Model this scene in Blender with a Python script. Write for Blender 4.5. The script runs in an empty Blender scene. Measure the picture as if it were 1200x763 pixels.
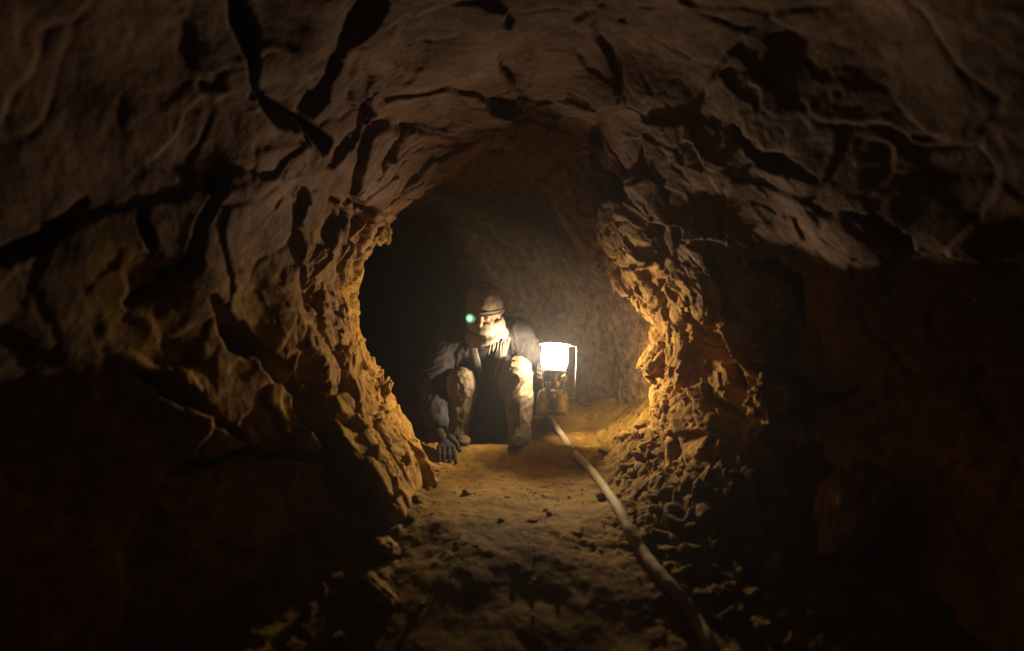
import bpy, math, random
import numpy as np
from mathutils import Vector, Matrix
R = math.radians
random.seed(7); np.random.seed(7)
scene = bpy.context.scene

# ------------------------------------------------------------------ camera
CAM_Z, FPX, HOR = 0.68, 700.0, 391.0          # camera height, focal length and horizon (1200 px wide picture)
cd = bpy.data.cameras.new("camera"); cam = bpy.data.objects.new("camera", cd)
scene.collection.objects.link(cam); scene.camera = cam
cam.location = (0, 0, CAM_Z); cam.rotation_euler = (R(90), 0, 0)
cd.sensor_width = 36.0; cd.lens = 36.0*FPX/1200.0
cd.shift_y = (HOR-381.5)/1200.0
cd.clip_start = 0.02; cd.clip_end = 200
cd.dof.use_dof = True; cd.dof.focus_distance = 3.35; cd.dof.aperture_fstop = 0.95; cd.dof.aperture_blades = 0

# ------------------------------------------------------------------ world (night: the tunnel is closed, the lantern is the light)
w = bpy.data.worlds.new("World"); scene.world = w; w.use_nodes = True
wn = w.node_tree
sky = wn.nodes.new("ShaderNodeTexSky"); sky.sky_type = 'NISHITA'; sky.sun_disc = False
sky.sun_elevation = R(2); sky.sun_rotation = R(30)
bg = wn.nodes["Background"]; bg.inputs["Strength"].default_value = 0.002
wn.links.new(sky.outputs[0], bg.inputs[0])
LANTERN_POWER = 60.0
LANTERN_COLOR = (1.0, 0.79, 0.52)
scene.view_settings.view_transform = 'Standard'; scene.view_settings.look = 'None'
scene.view_settings.exposure = 0.0; scene.view_settings.gamma = 1.0
scene.view_settings.use_curve_mapping = False
scene.cycles.use_denoising = True
scene.cycles.max_bounces = 4; scene.cycles.diffuse_bounces = 1; scene.cycles.glossy_bounces = 3
scene.cycles.transparent_max_bounces = 12; scene.cycles.volume_bounces = 0
scene.cycles.sample_clamp_indirect = 3.0
scene.cycles.caustics_reflective = False; scene.cycles.caustics_refractive = False

# ------------------------------------------------------------------ helpers
def at(px, py, Y):
    return np.array([(px-600.0)/FPX*Y, Y, CAM_Z-(py-HOR)/FPX*Y])
def sstep(a, b, x):
    t = np.clip((x-a)/(b-a), 0, 1); return t*t*(3-2*t)

def _hash(ix, iy, iz, seed):
    h = (ix.astype(np.uint32)*np.uint32(374761393)) ^ (iy.astype(np.uint32)*np.uint32(668265263)) ^ (iz.astype(np.uint32)*np.uint32(2147483647)) ^ np.uint32((seed*974634777) & 0xffffffff)
    h = (h ^ (h >> np.uint32(13)))*np.uint32(1274126177)
    h = (h ^ (h >> np.uint32(16)))*np.uint32(2246822519)
    return h ^ (h >> np.uint32(15))
def _u(h, k):
    h = (h*np.uint32(2654435761)+np.uint32(k*40503+12345)); h ^= h >> np.uint32(14); h = h*np.uint32(2246822519); h ^= h >> np.uint32(13)
    return h.astype(np.float32)/np.float32(4294967295.0)
def perlin(p, seed=0):
    p = p.astype(np.float32); f = np.floor(p); i = f.astype(np.int64); t = p-f
    u = t*t*t*(t*(t*6-15)+10)
    out = np.zeros(len(p), np.float32)
    for dx in (0, 1):
        for dy in (0, 1):
            for dz in (0, 1):
                h = _hash(i[:,0]+dx, i[:,1]+dy, i[:,2]+dz, seed)
                g = (_u(h,1)*2-1)*(t[:,0]-dx)+(_u(h,2)*2-1)*(t[:,1]-dy)+(_u(h,3)*2-1)*(t[:,2]-dz)
                wt = (u[:,0] if dx else 1-u[:,0])*(u[:,1] if dy else 1-u[:,1])*(u[:,2] if dz else 1-u[:,2])
                out += wt*g
    return out
def fbm(p, n=4, seed=0, gain=0.5):
    o = np.zeros(len(p), np.float32); a = 1.0; q = np.array(p, np.float32)
    for k in range(n):
        o += a*perlin(q, seed+k*17); a *= gain; q = q*2.03+3.7
    return o
def facets(p, seed=0, tilt=1.0):
    """fractured rock: every cell is a tilted plane; returns height and distance to the joint"""
    p = p.astype(np.float32); b = np.floor(p-0.5); i0 = b.astype(np.int64)
    d1 = np.full(len(p), 9, np.float32); d2 = d1.copy(); val = np.zeros(len(p), np.float32)
    for dx in (0, 1):
        for dy in (0, 1):
            for dz in (0, 1):
                ix, iy, iz = i0[:,0]+dx, i0[:,1]+dy, i0[:,2]+dz
                h = _hash(ix, iy, iz, seed)
                cx = p[:,0]-(ix+0.5+(_u(h,1)-0.5)*0.8); cy = p[:,1]-(iy+0.5+(_u(h,2)-0.5)*0.8); cz = p[:,2]-(iz+0.5+(_u(h,3)-0.5)*0.8)
                d = np.sqrt(cx*cx+cy*cy+cz*cz)
                v = (_u(h,4)-0.5)+tilt*((_u(h,5)-0.5)*cx+(_u(h,6)-0.5)*cy+(_u(h,7)-0.5)*cz)*1.6
                c = d < d1
                d2 = np.where(c, d1, np.minimum(d2, d)); val = np.where(c, v, val); d1 = np.where(c, d, d1)
    return val, d2-d1

def mesh_from(name, V, F, mat, parent=None, smooth=True, loc=None):
    V = np.asarray(V, float)
    org = np.array(loc if loc is not None else (parent.matrix_basis.translation if parent is not None and parent.parent is None else (0, 0, 0)), float)
    if parent is not None and parent.parent is not None:
        org = np.array(parent.matrix_basis.translation)+np.array(parent.parent.matrix_basis.translation)
    me = bpy.data.meshes.new(name)
    F = np.asarray(F) if not isinstance(F, list) else F
    V = V-org
    if isinstance(F, np.ndarray):
        n, k = F.shape
        me.vertices.add(len(V)); me.vertices.foreach_set("co", V.astype(np.float32).ravel())
        me.loops.add(n*k); me.loops.foreach_set("vertex_index", F.astype(np.int32).ravel())
        me.polygons.add(n); me.polygons.foreach_set("loop_start", np.arange(0, n*k, k, dtype=np.int32))
        me.update(calc_edges=True)
    else:
        me.from_pydata([tuple(v) for v in V], [], [tuple(f) for f in F])
    me.validate()
    if smooth:
        me.polygons.foreach_set("use_smooth", np.ones(len(me.polygons), bool))
    if mat: me.materials.append(mat)
    o = bpy.data.objects.new(name, me); scene.collection.objects.link(o)
    if parent is not None: o.parent = parent
    elif loc is not None: o.location = loc
    return o
def empty(name, loc):
    o = bpy.data.objects.new(name, None); scene.collection.objects.link(o); o.location = loc; o.empty_display_size = 0.1
    return o
def tag(o, label=None, cat=None, group=None, kind=None):
    for k, v in (("label", label), ("category", cat), ("group", group), ("kind", kind)):
        if v: o[k] = v
    return o

def lathe(prof, n=32, c=(0,0,0)):
    V = []; F = []
    for r, z in prof:
        for k in range(n):
            a = 2*math.pi*k/n; V.append((c[0]+r*math.cos(a), c[1]+r*math.sin(a), c[2]+z))
    for j in range(len(prof)-1):
        for k in range(n):
            k2 = (k+1) % n; F.append((j*n+k, j*n+k2, (j+1)*n+k2, (j+1)*n+k))
    return V, F
def tube(pts, rad, n=10, cap=True):
    pts = [np.array(p, float) for p in pts]; V = []; F = []; up = np.array([0.03, 0.07, 1.0])
    for i, p in enumerate(pts):
        t = pts[min(i+1, len(pts)-1)]-pts[max(i-1, 0)]; t = t/np.linalg.norm(t)
        if abs(t @ up)/np.linalg.norm(up) > 0.95: up = np.array([1.0, 0.1, 0.0])
        s = np.cross(t, up); s /= np.linalg.norm(s); q = np.cross(s, t); up = q
        r = rad[i] if hasattr(rad, '__len__') else rad
        for k in range(n):
            a = 2*math.pi*k/n; V.append(p+r*(math.cos(a)*s+math.sin(a)*q))
    for j in range(len(pts)-1):
        for k in range(n):
            k2 = (k+1) % n; F.append((j*n+k, (j+1)*n+k, (j+1)*n+k2, j*n+k2))
    if cap:
        F.append(tuple(range(n))); F.append(tuple(reversed(range((len(pts)-1)*n, len(pts)*n))))
    return V, F
def catmull(P, n):
    P = [np.array(p, float) for p in P]; Q = [2*P[0]-P[1]]+P+[2*P[-1]-P[-2]]; out = []
    for i in range(1, len(Q)-2):
        a, b, c, d = Q[i-1:i+3]
        for k in range(n):
            t = k/n; out.append(0.5*(2*b+(c-a)*t+(2*a-5*b+4*c-d)*t*t+(3*b-a-3*c+d)*t**3))
    out.append(P[-1]); return out

# ------------------------------------------------------------------ materials
def new_mat(name):
    m = bpy.data.materials.new(name); m.use_nodes = True; nt = m.node_tree
    return m, nt, nt.nodes["Principled BSDF"]
def ramp(nt, fac, stops):
    r = nt.nodes.new("ShaderNodeValToRGB"); el = r.color_ramp.elements
    while len(el) > 1: el.remove(el[-1])
    el[0].position, el[0].color = stops[0][0], (*stops[0][1], 1)
    for p, c in stops[1:]:
        e = el.new(p); e.color = (*c, 1)
    nt.links.new(fac, r.inputs[0]); return r
def noise(nt, vec, scale, detail=6, rough=0.6, dist=0.0):
    n = nt.nodes.new("ShaderNodeTexNoise"); n.inputs["Scale"].default_value = scale; n.inputs["Detail"].default_value = detail
    n.inputs["Roughness"].default_value = rough; n.inputs["Distortion"].default_value = dist
    nt.links.new(vec, n.inputs["Vector"]); return n
def earth(name, cols, rough=0.88, bump=0.012, scale=1.0, spec=0.2, clay=None):
    m, nt, b = new_mat(name)
    tc = nt.nodes.new("ShaderNodeTexCoord"); v = tc.outputs["Object"]
    n1 = noise(nt, v, 2.1*scale, 5, 0.66, 0.5); n2 = noise(nt, v, 17*scale, 5, 0.7); n3 = noise(nt, v, 75*scale, 4, 0.7)
    mx = nt.nodes.new("ShaderNodeMath"); mx.operation = 'MULTIPLY_ADD'; mx.inputs[1].default_value = 0.62
    nt.links.new(n1.outputs[0], mx.inputs[0])
    m2 = nt.nodes.new("ShaderNodeMath"); m2.operation = 'MULTIPLY'; m2.inputs[1].default_value = 0.38
    nt.links.new(n2.outputs[0], m2.inputs[0]); nt.links.new(m2.outputs[0], mx.inputs[2])
    r = ramp(nt, mx.outputs[0], list(zip((0.34, 0.45, 0.54, 0.66), cols)))
    col = r.outputs[0]
    if clay:                                             # a bed of ochre clay low in the rock, ragged upper edge
        sp = nt.nodes.new("ShaderNodeSeparateXYZ"); nt.links.new(v, sp.inputs[0])
        ad = nt.nodes.new("ShaderNodeMath"); ad.operation = 'MULTIPLY_ADD'; ad.inputs[1].default_value = 1.6
        dip = nt.nodes.new("ShaderNodeMath"); dip.operation = 'MULTIPLY_ADD'; dip.inputs[1].default_value = -0.45      # tilted to keep the near wall dark, its shade put into colour
        nt.links.new(sp.outputs[1], dip.inputs[0]); nt.links.new(sp.outputs[2], dip.inputs[2])
        nt.links.new(n1.outputs[0], ad.inputs[0]); nt.links.new(dip.outputs[0], ad.inputs[2])
        mr = nt.nodes.new("ShaderNodeMapRange"); mr.inputs[1].default_value = 0.25; mr.inputs[2].default_value = 0.85
        mr.inputs[3].default_value = 1.0; mr.inputs[4].default_value = 0.0; nt.links.new(ad.outputs[0], mr.inputs[0])
        rc = ramp(nt, n2.outputs[0], [(0.36, clay[0]), (0.62, clay[1])])
        mc = nt.nodes.new("ShaderNodeMix"); mc.data_type = 'RGBA'
        nt.links.new(mr.outputs[0], mc.inputs[0]); nt.links.new(col, mc.inputs[6]); nt.links.new(rc.outputs[0], mc.inputs[7]); col = mc.outputs[2]
    if clay:  # deep rock darkened in colour, standing in for the lantern hood's shadow
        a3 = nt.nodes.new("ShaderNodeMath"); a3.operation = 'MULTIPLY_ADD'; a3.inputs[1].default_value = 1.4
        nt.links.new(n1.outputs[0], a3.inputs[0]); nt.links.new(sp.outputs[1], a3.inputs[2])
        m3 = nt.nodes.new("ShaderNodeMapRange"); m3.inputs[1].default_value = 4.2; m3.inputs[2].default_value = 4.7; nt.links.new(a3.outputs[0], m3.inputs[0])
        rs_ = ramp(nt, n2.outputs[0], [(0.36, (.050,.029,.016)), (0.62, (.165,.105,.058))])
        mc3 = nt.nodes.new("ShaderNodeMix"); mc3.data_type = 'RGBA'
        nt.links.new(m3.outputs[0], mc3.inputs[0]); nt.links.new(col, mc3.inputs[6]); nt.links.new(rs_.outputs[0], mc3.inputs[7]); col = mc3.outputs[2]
    nt.links.new(col, b.inputs["Base Color"])
    b.inputs["Roughness"].default_value = rough; b.inputs["Specular IOR Level"].default_value = spec
    b1 = nt.nodes.new("ShaderNodeBump"); b1.inputs["Distance"].default_value = bump; b1.inputs["Strength"].default_value = 0.9
    b2 = nt.nodes.new("ShaderNodeBump"); b2.inputs["Distance"].default_value = bump*0.3; b2.inputs["Strength"].default_value = 0.9
    nt.links.new(n2.outputs[0], b1.inputs["Height"]); nt.links.new(n3.outputs[0], b2.inputs["Height"])
    nt.links.new(b1.outputs[0], b2.inputs["Normal"]); nt.links.new(b2.outputs[0], b.inputs["Normal"])
    return m
def cloth(name, col, col2, weave=260, rough=0.9, nscale=9):
    m, nt, b = new_mat(name)
    tc = nt.nodes.new("ShaderNodeTexCoord"); v = tc.outputs["Object"]
    n1 = noise(nt, v, nscale, 7, 0.65, 0.3); n2 = noise(nt, v, weave, 3, 0.6)
    r = ramp(nt, n1.outputs[0], [(0.35, col), (0.65, col2)])
    nt.links.new(r.outputs[0], b.inputs["Base Color"]); b.inputs["Roughness"].default_value = rough
    b.inputs["Specular IOR Level"].default_value = 0.15
    bp = nt.nodes.new("ShaderNodeBump"); bp.inputs["Distance"].default_value = 0.002; bp.inputs["Strength"].default_value = 0.6
    nt.links.new(n2.outputs[0], bp.inputs["Height"]); nt.links.new(bp.outputs[0], b.inputs["Normal"])
    return m
def metal(name, col, rough=0.35, metallic=1.0):
    m, nt, b = new_mat(name)
    tc = nt.nodes.new("ShaderNodeTexCoord"); n1 = noise(nt, tc.outputs["Object"], 30, 6, 0.7)
    r = ramp(nt, n1.outputs[0], [(0.3, tuple(c*0.45 for c in col)), (0.62, col)])
    nt.links.new(r.outputs[0], b.inputs["Base Color"])
    r2 = ramp(nt, n1.outputs[0], [(0.3, (rough+0.3,)*3), (0.65, (rough,)*3)])
    nt.links.new(r2.outputs[0], b.inputs["Roughness"]); b.inputs["Metallic"].default_value = metallic
    return m
def glow(name, col, strength, see_through=False):
    m, nt, b = new_mat(name); nt.nodes.remove(b); m.cycles.emission_sampling = 'NONE'
    e = nt.nodes.new("ShaderNodeEmission"); e.inputs[0].default_value = (*col, 1); e.inputs[1].default_value = strength
    out = nt.nodes["Material Output"]
    if see_through:
        t = nt.nodes.new("ShaderNodeBsdfTransparent"); a = nt.nodes.new("ShaderNodeAddShader")
        nt.links.new(e.outputs[0], a.inputs[0]); nt.links.new(t.outputs[0], a.inputs[1]); nt.links.new(a.outputs[0], out.inputs[0])
    else:
        nt.links.new(e.outputs[0], out.inputs[0])
    return m

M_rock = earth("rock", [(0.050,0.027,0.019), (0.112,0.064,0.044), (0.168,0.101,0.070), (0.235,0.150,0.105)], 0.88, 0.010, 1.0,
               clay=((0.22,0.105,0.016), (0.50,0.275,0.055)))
M_soil = earth("soil", [(0.076,0.036,0.006), (0.155,0.082,0.012), (0.225,0.126,0.019), (0.29,0.178,0.040)], 0.93, 0.005, 1.3)
M_stone = earth("stone", [(0.13,0.066,0.014), (0.24,0.130,0.028), (0.34,0.195,0.044), (0.42,0.26,0.075)], 0.9, 0.006, 3.0)

# ------------------------------------------------------------------ ground shape
def floor_base(x, y):
    h = 0.04*sstep(3.20, 3.32, y)+0.10*sstep(3.9, 4.6, y)
    q = np.maximum(0, 2.35-y); h = h-0.46*q*q/(q+0.5)                                   # the floor falls away towards the mouth
    x0 = np.interp(y, [0.5, 1.6, 2.3, 3.0, 3.5, 4.5], [0.75, 0.62, 0.50, 0.36, 0.50, 0.6])
    h = h+0.70*np.maximum(0, x-x0)**1.12*sstep(1.95, 2.35, y)                            # rubble slope
    xl = np.interp(y, [0.5, 1.6, 2.1, 2.3, 3.0, 3.4, 3.6], [1.6, 1.3, 0.50, 0.32, 0.40, 0.47, 0.9])
    h = h+0.7*np.maximum(0, -x-xl)**1.2
    return h
def floor_h(x, y):
    x = np.atleast_1d(np.asarray(x, float)); y = np.atleast_1d(np.asarray(y, float))
    p = np.stack([x, y, np.zeros_like(x)], 1)
    h = floor_base(x, y)
    h = h+0.030*fbm(p*2.3, 3, 5)
    tal = sstep(0.30, 0.6, x)+0.6*sstep(0.28, 0.5, -x)
    lump = fbm(p*9, 4, 11, 0.55)
    far = (1-0.75*sstep(3.6, 4.0, y))*(.35+.65*sstep(1.5, 2.1, y))
    h = h+(0.009+0.016*tal)*lump*far
    f, e = facets(p*16+0.25*np.stack([lump]*3, 1), 21, 1.3)
    h = h+(0.006+0.026*tal)*f*sstep(-0.1, 0.35, perlin(p*3.1, 9)+0.6*tal)*far
    f2, e2 = facets(p*38, 23, 1.2)
    h = h+(0.0012+0.004*tal)*f2*far
    # footprints and scuffs
    h = h-0.012*sstep(0.35, 0.6, perlin(p*np.array([7, 5, 1]), 31))*far
    return h
def build_ground():
    ys = np.concatenate([np.linspace(-2.0, 1.0, 80, False), np.linspace(1.0, 2.0, 150, False), np.linspace(2.0, 3.8, 380, False), np.linspace(3.8, 5.2, 90, False), np.linspace(5.2, 7.5, 30)])
    xs = np.concatenate([np.linspace(-3.5, -0.75, 70, False), np.linspace(-0.75, 1.05, 340, False), np.linspace(1.05, 2.3, 50)])
    X, Y = np.meshgrid(xs, ys); Z = floor_h(X.ravel(), Y.ravel())
    V = np.stack([X.ravel(), Y.ravel(), Z], 1)
    nx, ny = len(xs), len(ys); i = np.arange(nx*ny).reshape(ny, nx)
    F = np.stack([i[:-1,:-1].ravel(), i[:-1,1:].ravel(), i[1:,1:].ravel(), i[1:,:-1].ravel()], 1)
    return mesh_from("ground", V, F, M_soil)
ground = tag(build_ground(), "trodden ochre earth floor of the mine tunnel", "floor", kind="structure")

# ------------------------------------------------------------------ tunnel rock: sections left foot > roof > right foot, station by station
ST = [
 (-1.9, [(-.1,.2)]*15),
 (-1.2, [(-1.0,-1.1),(-1.3,-.6),(-1.5,-.1),(-1.55,.4),(-1.5,.95),(-1.3,1.4),(-.75,1.8),(0,1.95),(.75,1.9),(1.35,1.6),(1.7,1.25),(1.8,.85),(1.8,.3),(1.6,-.3),(1.2,-1.1)]),
 ( 0.5, [(-1.1,-1.1),(-1.4,-.5),(-1.62,.0),(-1.68,.45),(-1.6,.98),(-1.38,1.5),(-.80,1.92),(0,1.95),(.64,1.86),(1.18,1.62),(1.55,1.26),(1.9,.9),(1.9,.35),(1.75,-.3),(1.3,-1.0)]),
 ( 1.4, [(-1.0,-.8),(-1.28,-.3),(-1.46,.05),(-1.38,.42),(-1.15,.90),(-.99,1.38),(-.57,1.71),(0,1.76),(.46,1.68),(.87,1.47),(1.14,1.16),(1.46,.80),(1.56,.40),(1.46,-.1),(1.1,-.6)]),
 ( 1.95,[(-.62,-.6),(-.74,-.13),(-.87,.14),(-.91,.46),(-.90,.86),(-.80,1.28),(-.46,1.58),(0,1.69),(.38,1.60),(.71,1.40),(.95,1.11),(1.24,.80),(1.40,.45),(1.30,.0),(1.0,-.5)]),
 ( 2.2, [(-.34,-.4),(-.40,-.05),(-.53,.2),(-.68,.5),(-.81,.86),(-.74,1.24),(-.42,1.53),(0,1.65),(.33,1.56),(.62,1.36),(.86,1.08),(1.08,.80),(1.20,.45),(1.12,.05),(.95,-.4)]),
 ( 2.40,[(-.34,-.4),(-.38,-.05),(-.52,.2),(-.68,.5),(-.80,.86),(-.72,1.23),(-.41,1.52),(0,1.64),(.28,1.54),(.50,1.31),(.70,1.02),(.83,.78),(.83,.45),(.76,.10),(.8,-.4)]),
 ( 2.65,[(-.36,-.4),(-.39,-.02),(-.53,.24),(-.70,.55),(-.79,.9),(-.68,1.25),(-.38,1.52),(-.02,1.64),(.20,1.51),(.40,1.28),(.60,1.0),(.75,.76),(.76,.47),(.72,.15),(.8,-.4)]),
 ( 3.0, [(-.40,-.4),(-.42,.02),(-.55,.28),(-.72,.6),(-.76,.93),(-.58,1.24),(-.28,1.48),(-.05,1.61),(.09,1.45),(.26,1.23),(.46,.96),(.66,.74),(.68,.5),(.67,.22),(.78,-.4)]),
 ( 3.12,[(-.5,-.4),(-.52,.02),(-.66,.28),(-.80,.6),(-.83,.95),(-.70,1.28),(-.42,1.54),(-.06,1.66),(.19,1.54),(.42,1.31),(.63,1.02),(.77,.75),(.77,.5),(.77,.2),(.84,-.4)]),
 ( 3.35,[(-.9,-.4),(-1.0,.02),(-1.12,.3),(-1.2,.6),(-1.15,.95),(-.92,1.32),(-.55,1.6),(-.1,1.74),(.26,1.66),(.58,1.42),(.82,1.08),(.95,.75),(.97,.5),(.97,.2),(1.0,-.4)]),
 ( 3.8, [(-1.3,-.4),(-1.45,.02),(-1.55,.3),(-1.6,.6),(-1.5,.95),(-1.2,1.32),(-.75,1.62),(-.2,1.74),(.28,1.66),(.60,1.42),(.84,1.08),(.93,.75),(.95,.5),(.96,.2),(1.0,-.4)]),
 ( 4.3, [(-1.5,-.4),(-1.75,.02),(-1.9,.3),(-1.9,.6),(-1.8,.95),(-1.5,1.3),(-1.0,1.58),(-.4,1.7),(.0,1.62),(.32,1.38),(.56,1.05),(.68,.75),(.74,.5),(.78,.2),(.85,-.4)]),
 ( 4.8, [(-1.8,-.4),(-2.0,.02),(-2.2,.3),(-2.2,.6),(-2.1,.95),(-1.8,1.25),(-1.4,1.48),(-.8,1.58),(-.4,1.52),(-.05,1.32),(.2,1.0),(.34,.72),(.42,.45),(.48,.2),(.55,-.4)]),
 ( 5.3, [(-2.0,-.4),(-2.3,.02),(-2.6,.3),(-2.6,.6),(-2.5,.9),(-2.2,1.15),(-1.8,1.35),(-1.4,1.45),(-1.0,1.37),(-.7,1.2),(-.42,.95),(-.25,.68),(-.15,.42),(-.1,.15),(-.05,-.4)]),
 ( 6.2, [(-2.6,-.4),(-2.9,.02),(-3.1,.3),(-3.1,.6),(-3.0,.9),(-2.8,1.15),(-2.5,1.3),(-2.2,1.35),(-1.9,1.3),(-1.6,1.15),(-1.35,.95),(-1.2,.68),(-1.1,.42),(-1.05,.15),(-1.0,-.4)]),
 ( 7.4, [(-2.8,.2)]*15),
]
# joints and clefts in the rock face: (points as seen from the tunnel mouth, width, depth in metres)
CLEFTS = [
 ([(270,-20),(281,25),(294,62),(289,105)], 15, .14), ([(289,105),(312,122),(347,143)], 16, .14),
 ([(448,-20),(412,38),(378,90),(350,133)], 26, .22), ([(347,136),(365,155),(377,176)], 11, .10),
 ([(252,192),(243,248),(216,304),(180,331),(140,352)], 19, .18),
 ([(342,220),(349,290),(358,362)], 17, .15), ([(383,228),(378,290),(362,340)], 13, .12),
 ([(378,190),(415,165),(440,112)], 9, .08), ([(428,118),(438,146)], 11, .1),
 ([(362,420),(388,490),(408,555),(432,610)], 36, .22), ([(236,345),(284,402),(332,432),(372,470)], 17, .14),
 ([(160,248),(170,292)], 11, .09), ([(-20,310),(50,282),(105,238)], 15, .09),
 ([(200,560),(300,530),(420,545)], 14, .08), ([(150,440),(230,470),(300,520)], 12, .07),
 ([(470,150),(455,185),(440,205)], 8, .06), ([(410,225),(425,262),(415,330)], 10, .06),
 ([(790,268),(803,284)], 13, .13), ([(802,368),(836,402),(872,452)], 17, .14), ([(688,165),(718,212),(746,248)], 4, .03),
 ([(862,140),(905,180),(965,208)], 15, .08), ([(880,310),(930,330),(945,380)], 14, .08),
 ([(880,420),(960,470),(1020,450)], 13, .08), ([(1010,240),(1070,300)], 11, .06),
]
def build_wall():
    ys = np.concatenate([np.linspace(-1.9, 0.6, 70, False), np.linspace(0.6, 1.9, 300, False), np.linspace(1.9, 3.5, 420, False), np.linspace(3.5, 5.0, 170, False), np.linspace(5.0, 7.4, 60)])
    nt = 860
    sy = np.array([s[0] for s in ST]); SP = np.array([s[1] for s in ST], float)     # stations x 15 x 2
    # along the section: Catmull-Rom
    u = np.linspace(0, 14, nt); k = np.clip(u.astype(int), 0, 13); t = (u-k)[None, :, None]
    E = np.concatenate([2*SP[:, :1]-SP[:, 1:2], SP, 2*SP[:, -1:]-SP[:, -2:-1]], 1)
    a, b, c, d = E[:, k], E[:, k+1], E[:, k+2], E[:, k+3]
    S = 0.5*(2*b+(c-a)*t+(2*a-5*b+4*c-d)*t*t+(3*b-a-3*c+d)*t**3)
    # along the tunnel: monotone smooth
    j = np.clip(np.searchsorted(sy, ys, side='right')-1, 0, len(sy)-2)
    tt = ((ys-sy[j])/(sy[j+1]-sy[j]))[:, None, None]
    tt = 0.6*tt+0.4*tt*tt*(3-2*tt)
    P = S[j]*(1-tt)+S[j+1]*tt
    V = np.stack([P[..., 0], np.repeat(ys[:, None], nt, 1), P[..., 1]], -1)
    du = np.gradient(V, axis=1); dv = np.gradient(V, axis=0)
    N = np.cross(du, dv); N /= (np.linalg.norm(N, axis=2, keepdims=True)+1e-9)     # sign fixed below
    cen = np.stack([np.interp(ys, sy, SP[:, :, 0].mean(1)), ys, np.full(len(ys), 0.7)], 1)[:, None, :]
    s = np.sign(((V-cen)*N).sum(2, keepdims=True)); N = N*np.where(s == 0, 1, s)     # outward, into the rock
    N[..., 1] *= 0.55; N /= (np.linalg.norm(N, axis=2, keepdims=True)+1e-9)
    shp = V.shape; V = V.reshape(-1, 3); N = N.reshape(-1, 3)
    # warp, then fractured facets on four scales
    wv = np.stack([fbm(V*2.4, 3, 101), fbm(V*2.4, 3, 102), fbm(V*2.4, 3, 103)], 1)
    Q = V+0.16*wv
    c1, s1 = math.cos(0.55), math.sin(0.55)
    Qr = np.stack([Q[:,0], Q[:,1]*c1-Q[:,2]*s1, (Q[:,1]*s1+Q[:,2]*c1)*0.62], 1)      # beds dip along the tunnel
    f1, e1 = facets(Qr*2.7, 1, 1.1); f2, e2 = facets(Qr*6.2+5, 2, 1.2); f3, e3 = facets(Q*14+9, 3, 1.3); f4, e4 = facets(Q*34, 4, 1.3)
    edge = sstep(2.65, 2.95, V[:,1])*(1-sstep(3.05, 3.3, V[:,1]))                        # keep the narrow's outline
    crumb = sstep(2.05, 2.5, V[:,1])*(1-sstep(3.3, 3.8, V[:,1]))*(1-sstep(0.75, 1.25, V[:,2]))   # crumbling shoulders of the narrow
    rgh = 0.45+0.6*sstep(-0.15, 0.35, fbm(V*1.5, 2, 55))+0.5*crumb
    mouth = 1-sstep(2.0, 2.7, V[:,1])
    soft = 1-.6*(1-sstep(1.3, 2.0, V[:,1])); f1, f2, f3 = f1*soft, f2*soft, f3*soft
    D = (0.055-.025*mouth)*f1*(1-0.7*edge)+(0.020+0.018*crumb-.011*mouth)*f2*(1-0.3*edge)+(0.0085+.005*crumb-.0045*mouth)*f3*rgh+(0.001+0.003*crumb)*f4
    D += 0.085*fbm(V*1.9, 2, 61)*(1-0.6*edge)+(0.0055+0.006*crumb)*fbm(V*9, 4, 71, 0.5)
    deep = sstep(3.4, 3.8, V[:,1])
    D += (0.018*(1-sstep(0.0, 0.05, e1))+0.006*(1-sstep(0.0, 0.08, e2))*rgh)*(1-.9*deep)*(1-.7*mouth)+deep*(.02*fbm(V*np.array([5, 5, 2.2]), 4, 77, .6)-.06*f1-.02*f2)
    # worn and rounded towards the mouth
    D2 = D.reshape(shp[:2]); wt = (0.8*(1-sstep(1.9, 2.5, ys))+.15)[1:-1, None]
    for _ in range(1):
        D2[1:-1, 1:-1] += wt*(.25*(D2[2:, 1:-1]+D2[:-2, 1:-1]+D2[1:-1, 2:]+D2[1:-1, :-2])-D2[1:-1, 1:-1])
    D = D2.ravel()
    # clefts
    ok = V[:,1] > 0.5
    px = np.where(ok, 600+FPX*V[:,0]/np.maximum(V[:,1], .3), -9999); py = HOR-FPX*(V[:,2]-CAM_Z)/np.maximum(V[:,1], .3)
    jx = 7*facets(V*9, 81, .6)[0]+5*fbm(V*12, 3, 82); jy = 7*facets(V*9+3, 84, .6)[0]+5*fbm(V*12+7, 3, 85)
    qx, qy = px+jx, py+jy; vis = ok & (V[:,1] < 3.02)
    cl = np.zeros(len(V))
    for pts, wd, dp in CLEFTS:
        best = np.full(len(V), 1e9); par = np.zeros(len(V)); acc = 0.0
        tot = sum(math.hypot(b_[0]-a_[0], b_[1]-a_[1]) for a_, b_ in zip(pts[:-1], pts[1:]))
        for (x0, y0), (x1, y1) in zip(pts[:-1], pts[1:]):
            dx, dy = x1-x0, y1-y0; L = dx*dx+dy*dy
            tq = np.clip(((qx-x0)*dx+(qy-y0)*dy)/L, 0, 1)
            dd = np.hypot(qx-x0-tq*dx, qy-y0-tq*dy); c_ = dd < best
            best = np.where(c_, dd, best); par = np.where(c_, (acc+tq*math.sqrt(L))/tot, par); acc += math.sqrt(L)
        tp = np.clip(np.sin(np.pi*np.clip(par*.9+.05, 0, 1)), 0, 1)**.6
        wloc = wd*(0.35+0.8*sstep(-0.3, 0.35, perlin(V*4.3, 83)))*tp+1e-3
        cl = np.maximum(cl, 1.5*dp*tp*(1-sstep(wloc*.1, wloc*1.0, best)))
    D += cl*vis
    V = V+N*D[:, None]+0.03*wv*np.array([0.3, 1.0, 0.3])
    V = V.reshape(shp)
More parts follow.
